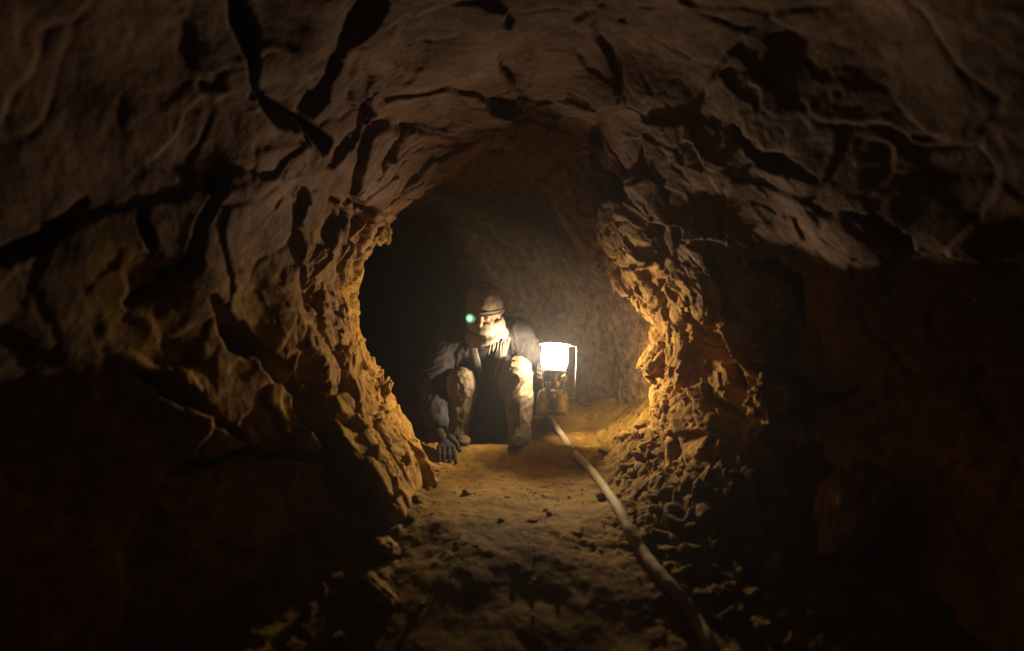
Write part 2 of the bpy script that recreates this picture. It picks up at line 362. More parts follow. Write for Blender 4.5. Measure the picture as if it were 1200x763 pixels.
    for _ in range(6):
        l = np.zeros(shp[:2]); l[1:-1] = np.linalg.norm(V[2:]-V[:-2], axis=2)*.5
        l[:, 1:-1] = np.maximum(l[:, 1:-1], np.linalg.norm(V[:, 2:]-V[:, :-2], axis=2)*.5)
        k_ = (0.75*sstep(.010, .022, l-.006*(ys < 1.9)[:, None])*(ys > 0.9)[:, None])[1:-1, 1:-1, None]
        V[1:-1, 1:-1] += k_*(.25*(V[2:, 1:-1]+V[:-2, 1:-1]+V[1:-1, 2:]+V[1:-1, :-2])-V[1:-1, 1:-1])
    ny = len(ys); i = np.arange(ny*nt).reshape(ny, nt)
    F = np.stack([i[:-1,:-1].ravel(), i[:-1,1:].ravel(), i[1:,1:].ravel(), i[1:,:-1].ravel()], 1)
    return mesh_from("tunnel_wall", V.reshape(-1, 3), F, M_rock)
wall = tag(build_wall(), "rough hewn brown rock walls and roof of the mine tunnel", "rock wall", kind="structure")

# ------------------------------------------------------------------ rocks
def ico(sub):
    import bmesh
    bm = bmesh.new(); bmesh.ops.create_icosphere(bm, subdivisions=sub, radius=1.0)
    V = np.array([v.co[:] for v in bm.verts]); F = [tuple(v.index for v in f.verts) for f in bm.faces]; bm.free()
    return V, F
ICO2, ICO4, ICO5 = ico(2), ico(4), ico(5)
def rock_shape(base, seed, dims, cuts=9, rough=0.05):
    V, F = base; V = V.copy(); rs = np.random.RandomState(seed)
    for _ in range(cuts):                       # planes knock corners off
        n = rs.normal(size=3); n /= np.linalg.norm(n); h = rs.uniform(0.45, 0.85)
        d = V @ n-h; V = V-np.outer(np.maximum(d, 0)*0.82, n)
    V = V+V*(rough*2.0*fbm(V*2.2+seed, 3, seed))[:, None]
    f, _ = facets(V*2.6+seed, seed, 1.2); V = V*(1+rough*1.0*f+rough*.6*fbm(V*7, 3, seed+5))[:, None]
    return V*np.array(dims), F
def rot(V, ax):
    M = np.array(Matrix.Rotation(ax[2], 3, 'Z') @ Matrix.Rotation(ax[1], 3, 'Y') @ Matrix.Rotation(ax[0], 3, 'X'))
    return V @ M.T
# blocks that stand out of the rock face, parts of the wall
def wall_rock(name, px, py, Y, dims, ax, seed, label):
    V, F = rock_shape(ICO5, seed, dims, 7, 0.13)
    o = mesh_from(name, rot(V, ax)+at(px, py, Y), F, M_rock, wall); o["label"] = label
    return o
wall_rock("rock_block", 776, 412, 2.97, (.10,.11,.14), (.1,.5,.2), 3, "pale ochre block jutting from the wall beside the lantern")
wall_rock("rock_block", 792, 376, 2.86, (.10,.09,.055), (0,.75,.3), 4, "wedge of rock over the pale ochre block")
wall_rock("rock_slab", 842, 398, 2.62, (.19,.06,.042), (.2,.82,.1), 5, "leaning dark slab resting in the wall")
wall_rock("rock_slab", 829, 585, 2.42, (.05,.07,.15), (.15,-.12,.3), 6, "upright thin slab at the foot of the wall")
wall_rock("rock_block", 812, 560, 2.5, (.09,.1,.12), (.3,.1,.8), 16, "blunt block behind the upright slab")
wall_rock("rock_block", 905, 470, 2.25, (.13,.10,.09), (.4,.3,.8), 7, "hanging jagged block in the dark recess")
wall_rock("rock_block", 990, 610, 2.02, (.075,.11,.20), (.2,.35,.8), 8, "tall block in the dark recess")
wall_rock("rock_block", 444, 268, 2.98, (.055,.10,.11), (.1,-.35,.2), 9, "smooth knob on the edge of the narrow")
wall_rock("rock_block", 446, 462, 2.88, (.045,.12,.10), (.2,.35,.1), 10, "rough block low on the edge of the narrow")
wall_rock("rock_block", 468, 572, 2.70, (.08,.12,.10), (.2,.45,.3), 11, "block at the wall foot below the narrow")
wall_rock("rock_block", 470, 610, 2.35, (.07,.14,.12), (.1,.3,.1), 12, "squared block at the wall foot")

# ------------------------------------------------------------------ lantern
LX, LY, LZ, LS = 0.232, 3.24, 0.240, 0.935
M_brass = metal("worn_nickel", (0.36, 0.35, 0.35), 0.30, 0.85)
M_steel = metal("steel_wire", (0.62, 0.58, 0.52), 0.35)
M_enamel = metal("hood_metal", (0.66, 0.64, 0.60), 0.45, 0.6)
M_red = metal("painted_knob", (0.75, 0.66, 0.45), 0.5, 0.1)
lan = tag(empty("lantern", (LX, LY, LZ)), "lit pressure lantern with metal fuel tank held above the floor by the crouching person", "lantern")
L = (LX, LY, LZ)
def lp(name, prof, mat, n=40, parent=lan):
    V, F = lathe(prof, n, L); return mesh_from(name, V, F, mat, parent)
fount = lp("fuel_tank", [(0,0.002),(.078,0),(.088,.006),(.091,.02),(.092,.06),(.091,.105),(.088,.122),(.078,.138),(.06,.150),(.038,.158),(.030,.165),(0,.167)], M_brass)
lp("seam_band", [(.0925,.016),(.0955,.020),(.0955,.026),(.0925,.030)], M_brass, parent=fount)
lp("collar", [(.030,.160),(.036,.168),(.036,.190),(.026,.196),(.022,.225),(.040,.236),(0,.238)], M_steel)
lp("gallery_plate", [(0,.240),(.060,.240),(.070,.246),(.074,.251),(.070,.255),(.02,.252),(0,.252)], M_steel)
hood = lp("hood", [(0,.408),(.090,.403),(.096,.405),(.094,.411),(.060,.420),(.034,.426),(.030,.434),(0,.436)], M_enamel)
for k in range(4):
    a = R(38+90*k); x, y = LX+.086*math.cos(a), LY+.086*math.sin(a)
    V, F = tube([(x,y,LZ+.12),(x,y,LZ+.2),(x,y,LZ+.3),(x,y,LZ+.405)], .0032, 8); mesh_from("upright", V, F, M_steel, lan)
M_globe = glow("lit_globe_glass", (1.0, .95, .86), 2.2, True)
_nt = M_globe.node_tree; _tc = _nt.nodes.new("ShaderNodeTexCoord"); _sp = _nt.nodes.new("ShaderNodeSeparateXYZ"); _nt.links.new(_tc.outputs["Object"], _sp.inputs[0])
_cr = _nt.nodes.new("ShaderNodeFloatCurve")                 # frosted glass glows most at the height of the mantle
_mr = _nt.nodes.new("ShaderNodeMapRange"); _mr.inputs[1].default_value = .254; _mr.inputs[2].default_value = .402; _nt.links.new(_sp.outputs[2], _mr.inputs[0])
_cp = _cr.mapping.curves[0].points; _cp[0].location = (0, .10); _cp[1].location = (1, .16); _p = _cp.new(.55, 1.0); _p = _cp.new(.2, .42); _p = _cp.new(.86, .6); _cr.mapping.update()
_nt.links.new(_mr.outputs[0], _cr.inputs["Value"]); _ml = _nt.nodes.new("ShaderNodeMath"); _ml.operation = 'MULTIPLY'; _ml.inputs[1].default_value = 3.4
_nt.links.new(_cr.outputs[0], _ml.inputs[0]); _em = [n for n in _nt.nodes if n.type == 'EMISSION'][0]; _nt.links.new(_ml.outputs[0], _em.inputs[1])
lp("glass_globe", [(.058,.254),(.072,.272),(.079,.30),(.080,.335),(.079,.37),(.076,.392),(.070,.402)], M_globe, 48)
M_mantle = glow("burning_mantle", (1.0, .90, .72), 10.0, True)
lp("mantle", [(0,.300),(.018,.304),(.026,.320),(.028,.345),(.022,.368),(.012,.382),(0,.384)], M_mantle, 24)
V, F = tube([(LX,LY,LZ+.252),(LX,LY,LZ+.28),(LX,LY,LZ+.302)], .008, 12); mesh_from("burner_tube", V, F, M_steel, lan)
V, F = tube(catmull([(LX+.090,LY-.02,LZ+.404),(LX+.106,LY-.02,LZ+.400),(LX+.122,LY-.022,LZ+.385),(LX+.122,LY-.022,LZ+.25),(LX+.118,LY-.022,LZ+.12),(LX+.090,LY-.02,LZ+.10)], 6), .0019, 8)
mesh_from("carrying_handle", V, F, M_steel, lan)
V, F = tube([(LX+.02,LY-.02,LZ+.205),(LX+.04,LY-.055,LZ+.205),(LX+.046,LY-.065,LZ+.205)], .005, 8); vs = mesh_from("valve_stem", V, F, M_steel, lan)
V, F = tube([(LX+.044,LY-.062,LZ+.205),(LX+.047,LY-.067,LZ+.205),(LX+.052,LY-.077,LZ+.205),(LX+.054,LY-.080,LZ+.205)], [.012,.021,.021,.015], 16); mesh_from("valve_wheel", V, F, M_red, lan)
V, F = tube([(LX-.035,LY-.062,LZ+.12),(LX-.035,LY-.062,LZ+.165),(LX-.035,LY-.062,LZ+.17),(LX-.035,LY-.062,LZ+.185)], [.013,.013,.018,.016], 14); mesh_from("filler_cap", V, F, M_brass, lan)
V, F = tube([(LX-.005,LY-.086,LZ+.10),(LX-.005,LY-.105,LZ+.10),(LX-.005,LY-.108,LZ+.10),(LX-.005,LY-.114,LZ+.10)], [.009,.009,.014,.012], 14); mesh_from("pump_knob", V, F, M_steel, lan)
ld = bpy.data.lights.new("lantern_flame", 'POINT'); ld.energy = LANTERN_POWER; ld.color = LANTERN_COLOR; ld.shadow_soft_size = 0.030
lo = bpy.data.objects.new("lantern_flame", ld); scene.collection.objects.link(lo); lo.parent = lan; lo.location = (0, 0, .342)
lan.scale = (LS, LS, LS); lan.rotation_euler = (R(-9), R(3), 0)
_f = np.array([LX, LY, LZ+.342*LS]); lan.location = Vector(_f)-lan.rotation_euler.to_matrix() @ Vector((0, 0, .342*LS))

# ------------------------------------------------------------------ person: implicit surfaces, meshed by surface nets
class Field:
    def __init__(s, lo, hi, h):
        s.lo = np.array(lo, float); s.h = h; s.n = np.ceil((np.array(hi)-s.lo)/h).astype(int)+1
        s.f = np.full(s.n, 0.2, np.float32)
    def block(s, lo, hi, pad):
        a = np.clip(np.floor((np.minimum(lo, hi)-pad-s.lo)/s.h).astype(int), 0, s.n-1); b = np.clip(np.ceil((np.maximum(lo, hi)+pad-s.lo)/s.h).astype(int)+1, 1, s.n)
        sl = tuple(slice(i, j) for i, j in zip(a, b))
        ax = [s.lo[k]+s.h*np.arange(a[k], b[k]) for k in range(3)]
        return sl, np.meshgrid(*ax, indexing='ij')
    def put(s, sl, d, k, op='add'):
        o = s.f[sl]; d = d.astype(np.float32)
        if op == 'add':
            h = np.clip(0.5+0.5*(o-d)/k, 0, 1); s.f[sl] = o*(1-h)+d*h-k*h*(1-h)
        else:
            h = np.clip(0.5-0.5*(o+d)/k, 0, 1); s.f[sl] = o*(1-h)-d*h+k*h*(1-h)
    def cone(s, a, b, ra, rb, k=0.02, op='add', flat=None):
        a = np.array(a, float); b = np.array(b, float); r = max(ra, rb)
        sl, (X, Y, Z) = s.block(np.minimum(a, b)-r, np.maximum(a, b)+r, k+0.03)
        ba = b-a; L2 = ba @ ba+1e-12
        t = np.clip(((X-a[0])*ba[0]+(Y-a[1])*ba[1]+(Z-a[2])*ba[2])/L2, 0, 1)
        d = np.sqrt((X-a[0]-t*ba[0])**2+(Y-a[1]-t*ba[1])**2+(Z-a[2]-t*ba[2])**2)-(ra+(rb-ra)*t)
        s.put(sl, d, k, op)
    def ell(s, c, r, M=None, k=0.02, op='add'):
        c = np.array(c, float); r = np.array(r, float); m = r.max()
        sl, (X, Y, Z) = s.block(c-m, c+m, k+0.03)
        P = np.stack([X-c[0], Y-c[1], Z-c[2]], -1)
        if M is not None: P = P @ np.array(M)            # into the local frame
        q = np.linalg.norm(P/r, axis=-1); g = np.linalg.norm(P/(r*r), axis=-1)+1e-9
        s.put(sl, q*(q-1)/g, k, op)
    def chain(s, pts, rads, k=0.02):
        for i in range(len(pts)-1): s.cone(pts[i], pts[i+1], rads[i], rads[i+1], k)
    def mesh(s):
        f = s.f; n = np.array(f.shape); neg = f < 0
        cnt = np.zeros(n-1, np.int8)
        C = [(i, j, k) for i in (0, 1) for j in (0, 1) for k in (0, 1)]
        for i, j, k in C: cnt += neg[i:n[0]-1+i, j:n[1]-1+j, k:n[2]-1+k]
        act = (cnt > 0) & (cnt < 8); idx = np.argwhere(act); num = np.full(n-1, -1, np.int64); num[act] = np.arange(len(idx))
        vals = {c: f[idx[:,0]+c[0], idx[:,1]+c[1], idx[:,2]+c[2]] for c in C}
        acc = np.zeros((len(idx), 3)); w_ = np.zeros(len(idx))
        for c in C:
            for ax in range(3):
                if c[ax] == 0:
                    e = list(c); e[ax] = 1; v0, v1 = vals[c], vals[tuple(e)]; m = (v0 < 0) != (v1 < 0)
                    t = np.where(m, v0/(v0-v1+1e-12), 0); p = np.tile(np.array(c, float), (len(idx), 1)); p[:, ax] += t
                    acc += p*m[:, None]; w_ += m
        V = s.lo+s.h*(idx+acc/w_[:, None]); F = []
        for ax in range(3):
            o1, o2 = [(1, 2), (2, 0), (0, 1)][ax]
            a = [slice(1, -1)]*3; a[ax] = slice(0, n[ax]-1); b = list(a); b[ax] = slice(1, n[ax])
            A, B = neg[tuple(a)], neg[tuple(b)]
            for flip in (False, True):
                m = (A & ~B) if not flip else (~A & B)
                e = np.argwhere(m); 
                for k in range(3):
                    if k != ax: e[:, k] += 1
                def cell(d1, d2):
                    q = e.copy(); q[:, o1] -= d1; q[:, o2] -= d2; return num[q[:,0], q[:,1], q[:,2]]
                q = [cell(1,1), cell(0,1), cell(0,0), cell(1,0)]
                F.append(np.stack(q if not flip else q[::-1], 1))
        F = np.concatenate(F); return V, F[(F >= 0).all(1)]
def relax(V, F, it=2, lam=0.5):
    for _ in range(it):
        s = np.zeros_like(V); c = np.zeros(len(V))
        for k in range(4):
            a, b = F[:, k], F[:, (k+1) % 4]
            np.add.at(s, a, V[b]); np.add.at(s, b, V[a]); np.add.at(c, a, 1); np.add.at(c, b, 1)
        V = V+lam*(s/np.maximum(c, 1)[:, None]-V)
    return V
def normals(V, F):
    n = np.cross(V[F[:,2]]-V[F[:,0]], V[F[:,3]]-V[F[:,1]]); N = np.zeros_like(V)
    for k in range(4): np.add.at(N, F[:, k], n)
    return N/(np.linalg.norm(N, axis=1, keepdims=True)+1e-12)
def limb_coords(V, segs):
    """nearest limb segment: distance along, angle vector, index"""
    best = np.full(len(V), 1e9); s_ = np.zeros(len(V)); ang = np.zeros((len(V), 2)); off = 0; T = np.zeros(len(V))
    for a, b in segs:
        a = np.array(a, float); b = np.array(b, float); ba = b-a; L = np.linalg.norm(ba); u = ba/L
        t = np.clip((V-a) @ u/L, 0, 1); q = V-a-np.outer(t*L, u); d = np.linalg.norm(q, axis=1)
        e1 = np.cross(u, [0.2, 1, 0.1]); e1 /= np.linalg.norm(e1); e2 = np.cross(u, e1)
        m = d < best; best[m] = d[m]; s_[m] = off+t[m]*L; T[m] = t[m]
        ang[m, 0] = (q[m] @ e1)/(d[m]+1e-9); ang[m, 1] = (q[m] @ e2)/(d[m]+1e-9); off += L
    return s_, ang, T
def folds(V, F, segs, amp, freq, seed, twist=0.6, mask=None, drape=0.5):
    s_, ang, T = limb_coords(V, segs)
    P = np.stack([s_*freq+twist*ang[:,0], ang[:,0]*0.9, ang[:,1]*0.9], 1)
    n = perlin(P+0.5*np.stack([perlin(V*14, seed+1)]*3, 1), seed); r = 1.2*np.exp(-np.abs(n)*5)-.4
    n2 = perlin(P*np.array([2.1, 1.6, 1.6])+4, seed+3)
    L_ = np.stack([s_*5.0+1.5*ang[:,1], ang[:,0]*2.3, ang[:,1]*2.3], 1)
    r3 = 1.3*np.exp(-np.abs(perlin(L_+0.7*np.stack([perlin(V*9, seed+7)]*3, 1), seed+5))*4.5)-.4
    mixw = sstep(-.15, .25, perlin(V*6, seed+9))*drape
    d = amp*((0.75*r+0.4*n2)*(1-mixw)+1.15*r3*mixw)
    if mask is not None: d = d*mask(V, T)
    return V+normals(V, F)*d[:, None]

PO = (-0.17, 3.62, 0.03)
person = tag(empty("person", PO), "person crouching in dark coat, khaki trousers, wrapped scarf and cap beside the lit lantern", "person")
def wp(x, y, z): return np.array([x, y, z], float)
pel = wp(-.17, 3.84, .26); chest = wp(-.175, 3.62, .54); nb = wp(-.155, 3.50, .675)
hipR, hipL = wp(-.27, 3.82, .25), wp(-.08, 3.80, .25)
knR, knL = at(541, 449, 3.40), at(606, 436, 3.38)
anR, anL = at(534, 507, 3.52), at(609, 508, 3.46)
toR, toL = wp(-.275, 3.37, .068), wp(.030, 3.30, .068)
heR, heL = wp(-.335, 3.58, .075), wp(.046, 3.53, .075)
shR, shL = at(526, 405, 3.54), at(604, 391, 3.53)
elR, wrR = at(506, 452, 3.44), at(513, 504, 3.30)
elL, wrL = wp(.162, 3.60, .475), wp(.203, 3.38, .438)
hc = at(568, 369, 3.40); fdir = np.array([-.20, -.93, -.26]); fdir /= np.linalg.norm(fdir)
up0 = np.array([-.08, -.25, 1.0]); rx = np.cross(fdir, up0); rx /= np.linalg.norm(rx); uz = np.cross(rx, fdir)
HM = np.stack([rx, -fdir, uz], 1)                         # columns: right, back, up (local head frame)
def hp(x, y, z): return hc+HM @ np.array([x, y, z])       # y forward is negative
def hand(fd, wrist, palm, tips, thumb, g=0.0):
    """palm and five separate fingers; g fattens it into a glove"""
    wrist, palm = np.array(wrist), np.array(palm)
    fd.cone(wrist, palm, .024+g, .026+g, .012)
    for i, (base, mid, tip) in enumerate(tips):
        r = (.0098, .0102, .0100, .0088)[i]+g
        fd.cone(palm*0.75+np.array(base)*0.25, base, .020+g, .0125+g, .008)
        fd.cone(base, mid, r+.0008, r, .004); fd.cone(mid, tip, r, r*.82, .004)
    a, b, c = thumb; fd.cone(a, b, .0165+g, .0115+g, .008); fd.cone(b, c, .0112+g, .0088+g, .004)

# ---- body
fd = Field((-.62, 2.98, -.06), (.42, 4.06, 1.02), .0055)
fd.chain([pel, chest, nb], [.125, .125, .075], .05); fd.ell(pel, (.16, .13, .12), None, .04)
fd.cone(shR, shL, .065, .065, .04); fd.cone(nb, hp(0, .02, -.07), .058, .052, .03)
for hpj, kn, an, he, to in ((hipR, knR, anR, heR, toR), (hipL, knL, anL, heL, toL)):
    fd.chain([hpj, kn, an], [.085, .056, .040], .03); fd.chain([an, he], [.038, .03], .02); fd.cone(he, to, .03, .026, .02)
fd.chain([shR, elR, wrR], [.052, .040, .027], .02); fd.chain([shL, elL, wrL], [.052, .040, .027], .02)
# head: skull, jaw, nose, brow, eye sockets, ears
fd.ell(hp(0, .012, .025), (.076, .098, .100), HM, .02); fd.ell(hp(0, -.030, -.045), (.058, .062, .070), HM, .03)
fd.cone(hp(0, -.086, .008), hp(0, -.112, -.030), .010, .014, .012)
fd.cone(hp(-.045, -.080, .022), hp(.045, -.080, .022), .012, .012, .012)
for s in (-1, 1):
    fd.ell(hp(s*.034, -.092, -.002), (.018, .014, .011), HM, .012, 'sub'); fd.ell(hp(s*.034, -.078, -.002), (.014, .013, .011), HM, .004)
    fd.ell(hp(s*.078, .012, -.008), (.010, .020, .032), HM, .008); fd.ell(hp(s*.046, -.066, -.032), (.020, .018, .016), HM, .02)
fd.cone(hp(-.020, -.092, -.064), hp(.020, -.092, -.064), .009, .009, .008)
# hands: the one on the ground, fingers spread towards the tunnel mouth; the other closed on the lantern's collar
pR = at(521, 519, 3.245)
tipsR = []
for i, (bx, tx) in enumerate(((514.5, 515), (520, 521), (525.8, 527.5), (531, 534.5))):
    tipsR.append((at(bx, 525, 3.205), at((bx+tx)/2, 534, 3.165), at(tx, 545.5-1.2*abs(i-1.5)**1.5, 3.135)))
thR = (at(528, 513, 3.25), at(535, 520, 3.24), at(538.5, 528, 3.22))
hand(fd, wrR, pR, tipsR, thR)
gz = LZ+.205*LS; GY = LY-.020
palmL = wp(LX-.012, GY+.066, gz+.004); tipsL = []
for i in range(4):
    z = gz+.026-.0175*i
    tipsL.append((wp(LX-.040, GY+.052, z), wp(LX-.050, GY+.004, z), wp(LX-.036, GY-.032+.004*i, z)))
thL = (wp(LX+.012, GY+.058, gz+.016), wp(LX+.042, GY+.034, gz+.018), wp(LX+.050, GY+.000, gz+.014))
hand(fd, wrL, palmL, tipsL, thL)
V, F = fd.mesh(); V = relax(V, F, 1, .4)
m, nt_, b_ = new_mat("skin"); M_skin = m
tc = nt_.nodes.new("ShaderNodeTexCoord"); n1 = noise(nt_, tc.outputs["Object"], 45, 6, .65)
rr = ramp(nt_, n1.outputs[0], [(.3, (.20,.095,.055)), (.6, (.36,.20,.125)), (.75, (.42,.26,.17))]); nt_.links.new(rr.outputs[0], b_.inputs["Base Color"])
b_.inputs["Roughness"].default_value = .55
bodyo = mesh_from("body", V, F, M_skin, person)

# ---- work gloves
M_glove = cloth("grimy_glove", (.014,.011,.009), (.036,.028,.022), 300, .85, 30)
for w_, p_, t_, th_, e_ in ((wrR, pR, tipsR, thR, elR), (wrL, palmL, tipsL, thL, elL)):
    lo_ = np.min(np.array([w_, p_]+[q for t in t_ for q in t]+list(th_)), 0)-.05; hi_ = np.max(np.array([w_, p_]+[q for t in t_ for q in t]+list(th_)), 0)+.05
    fd = Field(lo_, hi_, .0032); hand(fd, w_, p_, t_, th_, .0030); fd.cone(w_, w_+(e_-w_)*.12, .030, .033, .01)
    V, F = fd.mesh(); V = relax(V, F, 1, .4); V = V+normals(V, F)*(.0015*fbm(V*60, 2, 48))[:, None]
    mesh_from("glove", V, F, M_glove, person)

# ---- trousers
M_khaki = cloth("khaki_twill", (.095,.070,.040), (.205,.16,.10), 300, .92, 14)
fd = Field((-.50, 3.20, .02), (.24, 4.08, .66), .006)
fd.ell(pel, (.185, .15, .15), None, .04); fd.cone(pel, pel*.6+chest*.4, .15, .14, .04)
for hpj, kn, an in ((hipR, knR, anR), (hipL, knL, anL)):
    cf = kn*.16+an*.84; cf = cf+np.array([0, .015, 0])
    fd.chain([hpj, kn*.5+hpj*.5-np.array([0, 0, .01]), kn], [.118, .100, .080], .03)
    fd.chain([kn, kn*.62+an*.38+np.array([0, .02, -.01]), cf], [.080, .082, .066], .02)
    fd.cone(cf, an+np.array([0, 0, -.012]), .066, .066, .01)
V, F = fd.mesh(); V = relax(V, F, 2)
V = folds(V, F, [(hipR, knR), (knR, anR), (hipL, knL), (knL, anL)], .010, 13, 41, 1.1, None, .85)
V = V+normals(V, F)*(.003*fbm(V*16, 3, 44))[:, None]
mesh_from("trousers", V, F, M_khaki, person)
# ---- shoes
M_shoe = cloth("dusty_leather", (.04,.027,.017), (.10,.068,.04), 200, .7, 20)
for an, he, to in ((anR, heR, toR), (anL, heL, toL)):
    fd = Field(np.minimum(he, to)-.1, np.maximum(an, to)+.12, .005)
    fd.cone(an+np.array([0, 0, .01]), he, .052, .044, .02); fd.cone(he, to, .040, .030, .03); fd.ell(to+np.array([0, .03, .004]), (.040, .078, .022), None, .02)
    sl = fd.f; zz = fd.lo[2]+fd.h*np.arange(fd.n[2]); fd.f = np.maximum(sl, (0.036-zz)[None, None, :].astype(np.float32))
    V, F = fd.mesh(); V = relax(V, F, 1); V = V+normals(V, F)*(.003*fbm(V*30, 3, 46))[:, None]
    sh_ = mesh_from("shoe", V, F, M_shoe, person)

# ---- shirt and waistcoat front
M_vest = cloth("dark_waistcoat", (.018,.015,.013), (.035,.028,.023), 260, .95)
M_shirt = cloth("grey_shirt", (.12,.11,.10), (.20,.18,.16), 260, .9)
fd = Field((-.44, 3.3, .03), (.14, 4.02, .78), .006)
fd.chain([pel*.5+chest*.5, chest, nb-np.array([0, .0, .02])], [.15, .148, .10], .05); fd.cone(chest+np.array([.02, -.04, -.1]), np.array([-.125, 3.58, .15]), .12, .12, .05); fd.cone(shR*.8+shL*.2, shL*.8+shR*.2, .07, .07, .04)  # lower cone: dark drape added where the space between the legs is shaded
V, F = fd.mesh(); V = relax(V, F, 1); V = folds(V, F, [(pel, chest), (chest, nb)], .007, 10, 51); V[:, 2] += (1-sstep(.06, .16, V[:, 2]))*.05*fbm(V*np.array([11, 5, 0]), 3, 53)
mesh_from("waistcoat", V, F, M_vest, person)
fd = Field((-.36, 3.3, .45), (.08, 3.75, .80), .005)
fd.cone(chest+np.array([.0, -.055, .05]), nb+np.array([0, -.03, .0]), .115, .078, .02); fd.cone(nb, nb+np.array([0, -.03, .035]), .078, .070, .02)
V, F = fd.mesh(); V = relax(V, F, 1); V = folds(V, F, [(chest, nb)], .005, 12, 52)
mesh_from("shirt", V, F, M_shirt, person)

# ---- coat: open in front
M_coat = cloth("charcoal_coat", (.019,.0170,.0180), (.046,.040,.039), 240, .93, 13)
fd = Field((-.66, 3.16, .06), (.36, 4.08, .86), .006)
fd.chain([pel+np.array([0, .01, -.02]), chest+np.array([0, .02, 0]), nb+np.array([0, .03, -.03])], [.195, .180, .105], .05)
fd.cone(shR, shL, .090, .090, .05); fd.cone(shR*.5+shL*.5+np.array([0, .05, .01]), nb+np.array([0, .03, .02]), .10, .088, .04)
fd.chain([shR, elR, wrR+(elR-wrR)*.18], [.094, .080, .064], .03)
fd.chain([shL, elL, wrL+(elL-wrL)*.12], [.092, .078, .055], .03)
fd.cone(pel*.35+chest*.65+np.array([-.10, -.06, -.03]), hipR+np.array([-.05, -.03, .02]), .09, .10, .04)
# the opening down the front and the hollow at the neck
mid = (shR+shL)/2
fd.cone(nb+np.array([-.005, -.16, .03]), chest+np.array([.0, -.22, -.10]), .062, .105, .015, 'sub')
fd.cone(chest+np.array([.0, -.22, -.10]), pel+np.array([.0, -.32, .0]), .105, .19, .015, 'sub')
fd.cone(nb+np.array([0, .02, .02]), hp(0, .0, -.06), .070, .075, .01, 'sub')
for hpj, kn in ((hipR, knR), (hipL, knL)): fd.cone(hpj, kn, .105, .085, .01, 'sub')
fd.cone(wrR+(elR-wrR)*.30, wrR-(elR-wrR)*.2, .040, .042, .006, 'sub')
V, F = fd.mesh(); V = relax(V, F, 2)
V = folds(V, F, [(shR, elR), (elR, wrR), (shL, elL), (elL, wrL), (pel, chest), (chest, nb)], .0115, 18, 61, 2.2, None, .4)
V = V+normals(V, F)*(.004*fbm(V*14, 3, 64))[:, None]
coat = mesh_from("coat", V, F, M_coat, person)
# cuff band and lapels
d_ = (elR-wrR)/np.linalg.norm(elR-wrR); c0 = wrR+d_*.030
V, F = tube([c0+d_*t for t in (.0, .012, .030, .046)], [.064, .069, .070, .067], 24, False); V = np.array(V); V += (V-c0)*(.06*fbm(V*25, 2, 65))[:, None]
mesh_from("cuff", V, F, M_coat, coat)
M_lapel = cloth("worn_lapel", (.11,.095,.085), (.17,.15,.13), 240, .92, 14)
def strip(name, pts, wid, mat, parent, thick=.006, seed=1):
    P = catmull(pts, 8); n = len(P); V = []; F = []
    for i, p in enumerate(P):
        wv_ = np.array(wid[0])*(1-i/(n-1))+np.array(wid[1])*(i/(n-1))
        nn = np.cross(P[min(i+1, n-1)]-P[max(i-1, 0)], wv_); nn /= np.linalg.norm(nn)+1e-9
        for a, bb in ((-.5, 1), (-.25, 1.5), (.25, 1.5), (.5, 1), (.5, -1), (-.5, -1)):
            V.append(p+wv_*a+nn*bb*thick*.5)
    for i in range(n-1):
        for k in range(6): F.append((i*6+k, i*6+(k+1) % 6, (i+1)*6+(k+1) % 6, (i+1)*6+k))
    F += [tuple(range(6)), tuple(range((n-1)*6+5, (n-1)*6-1, -1))]
    V = np.array(V); V += .004*np.stack([fbm(V*20, 2, seed), fbm(V*20, 2, seed+1), fbm(V*20, 2, seed+2)], 1)
    return mesh_from(name, V, F, mat, parent)
strip("lapel", [at(553, 396, 3.44), at(556, 415, 3.41), at(561, 432, 3.42), at(565, 446, 3.46)], ((.055, -.01, -.01), (.03, -.005, 0)), M_lapel, coat, .008, 3)
strip("lapel", [at(594, 392, 3.44), at(590, 412, 3.41), at(585, 430, 3.42), at(580, 446, 3.46)], ((.055, .01, .01), (.03, .005, 0)), M_lapel, coat, .008, 5)

# ---- cap, scarf with fringe, green lamp added for a flare spot
M_cap = cloth("brown_wool_cap", (.12,.088,.058), (.23,.175,.12), 150, .95, 16)
fd = Field(hc-.2, hc+.22, .0045)
fd.ell(hp(0, .020, .048), (.105, .120, .112), HM, .02)
fd.ell(hp(0, .03, .10), (.085, .09, .09), HM, .03)
nrm = HM @ np.array([0, -.30, -.95]); nrm /= np.linalg.norm(nrm)
sl, (X, Y_, Z) = fd.block(hc-.2, hc+.2, 0)
p0 = hp(0, -.09, .026)
fd.f[sl] = np.maximum(fd.f[sl], ((X-p0[0])*nrm[0]+(Y_-p0[1])*nrm[1]+(Z-p0[2])*nrm[2]).astype(np.float32))
V, F = fd.mesh(); V = relax(V, F, 1)
uu = (V-hc) @ HM; wr_ = 0.25*np.sin((uu[:,2]*1.0+uu[:,0]*.35)*150+3*perlin(V*11, 70))
V = V+normals(V, F)*(.0018*wr_*sstep(-.02, .06, uu[:,2])+.007*fbm(V*14, 3, 71))[:, None]
cap = mesh_from("cap", V, F, M_cap, person)
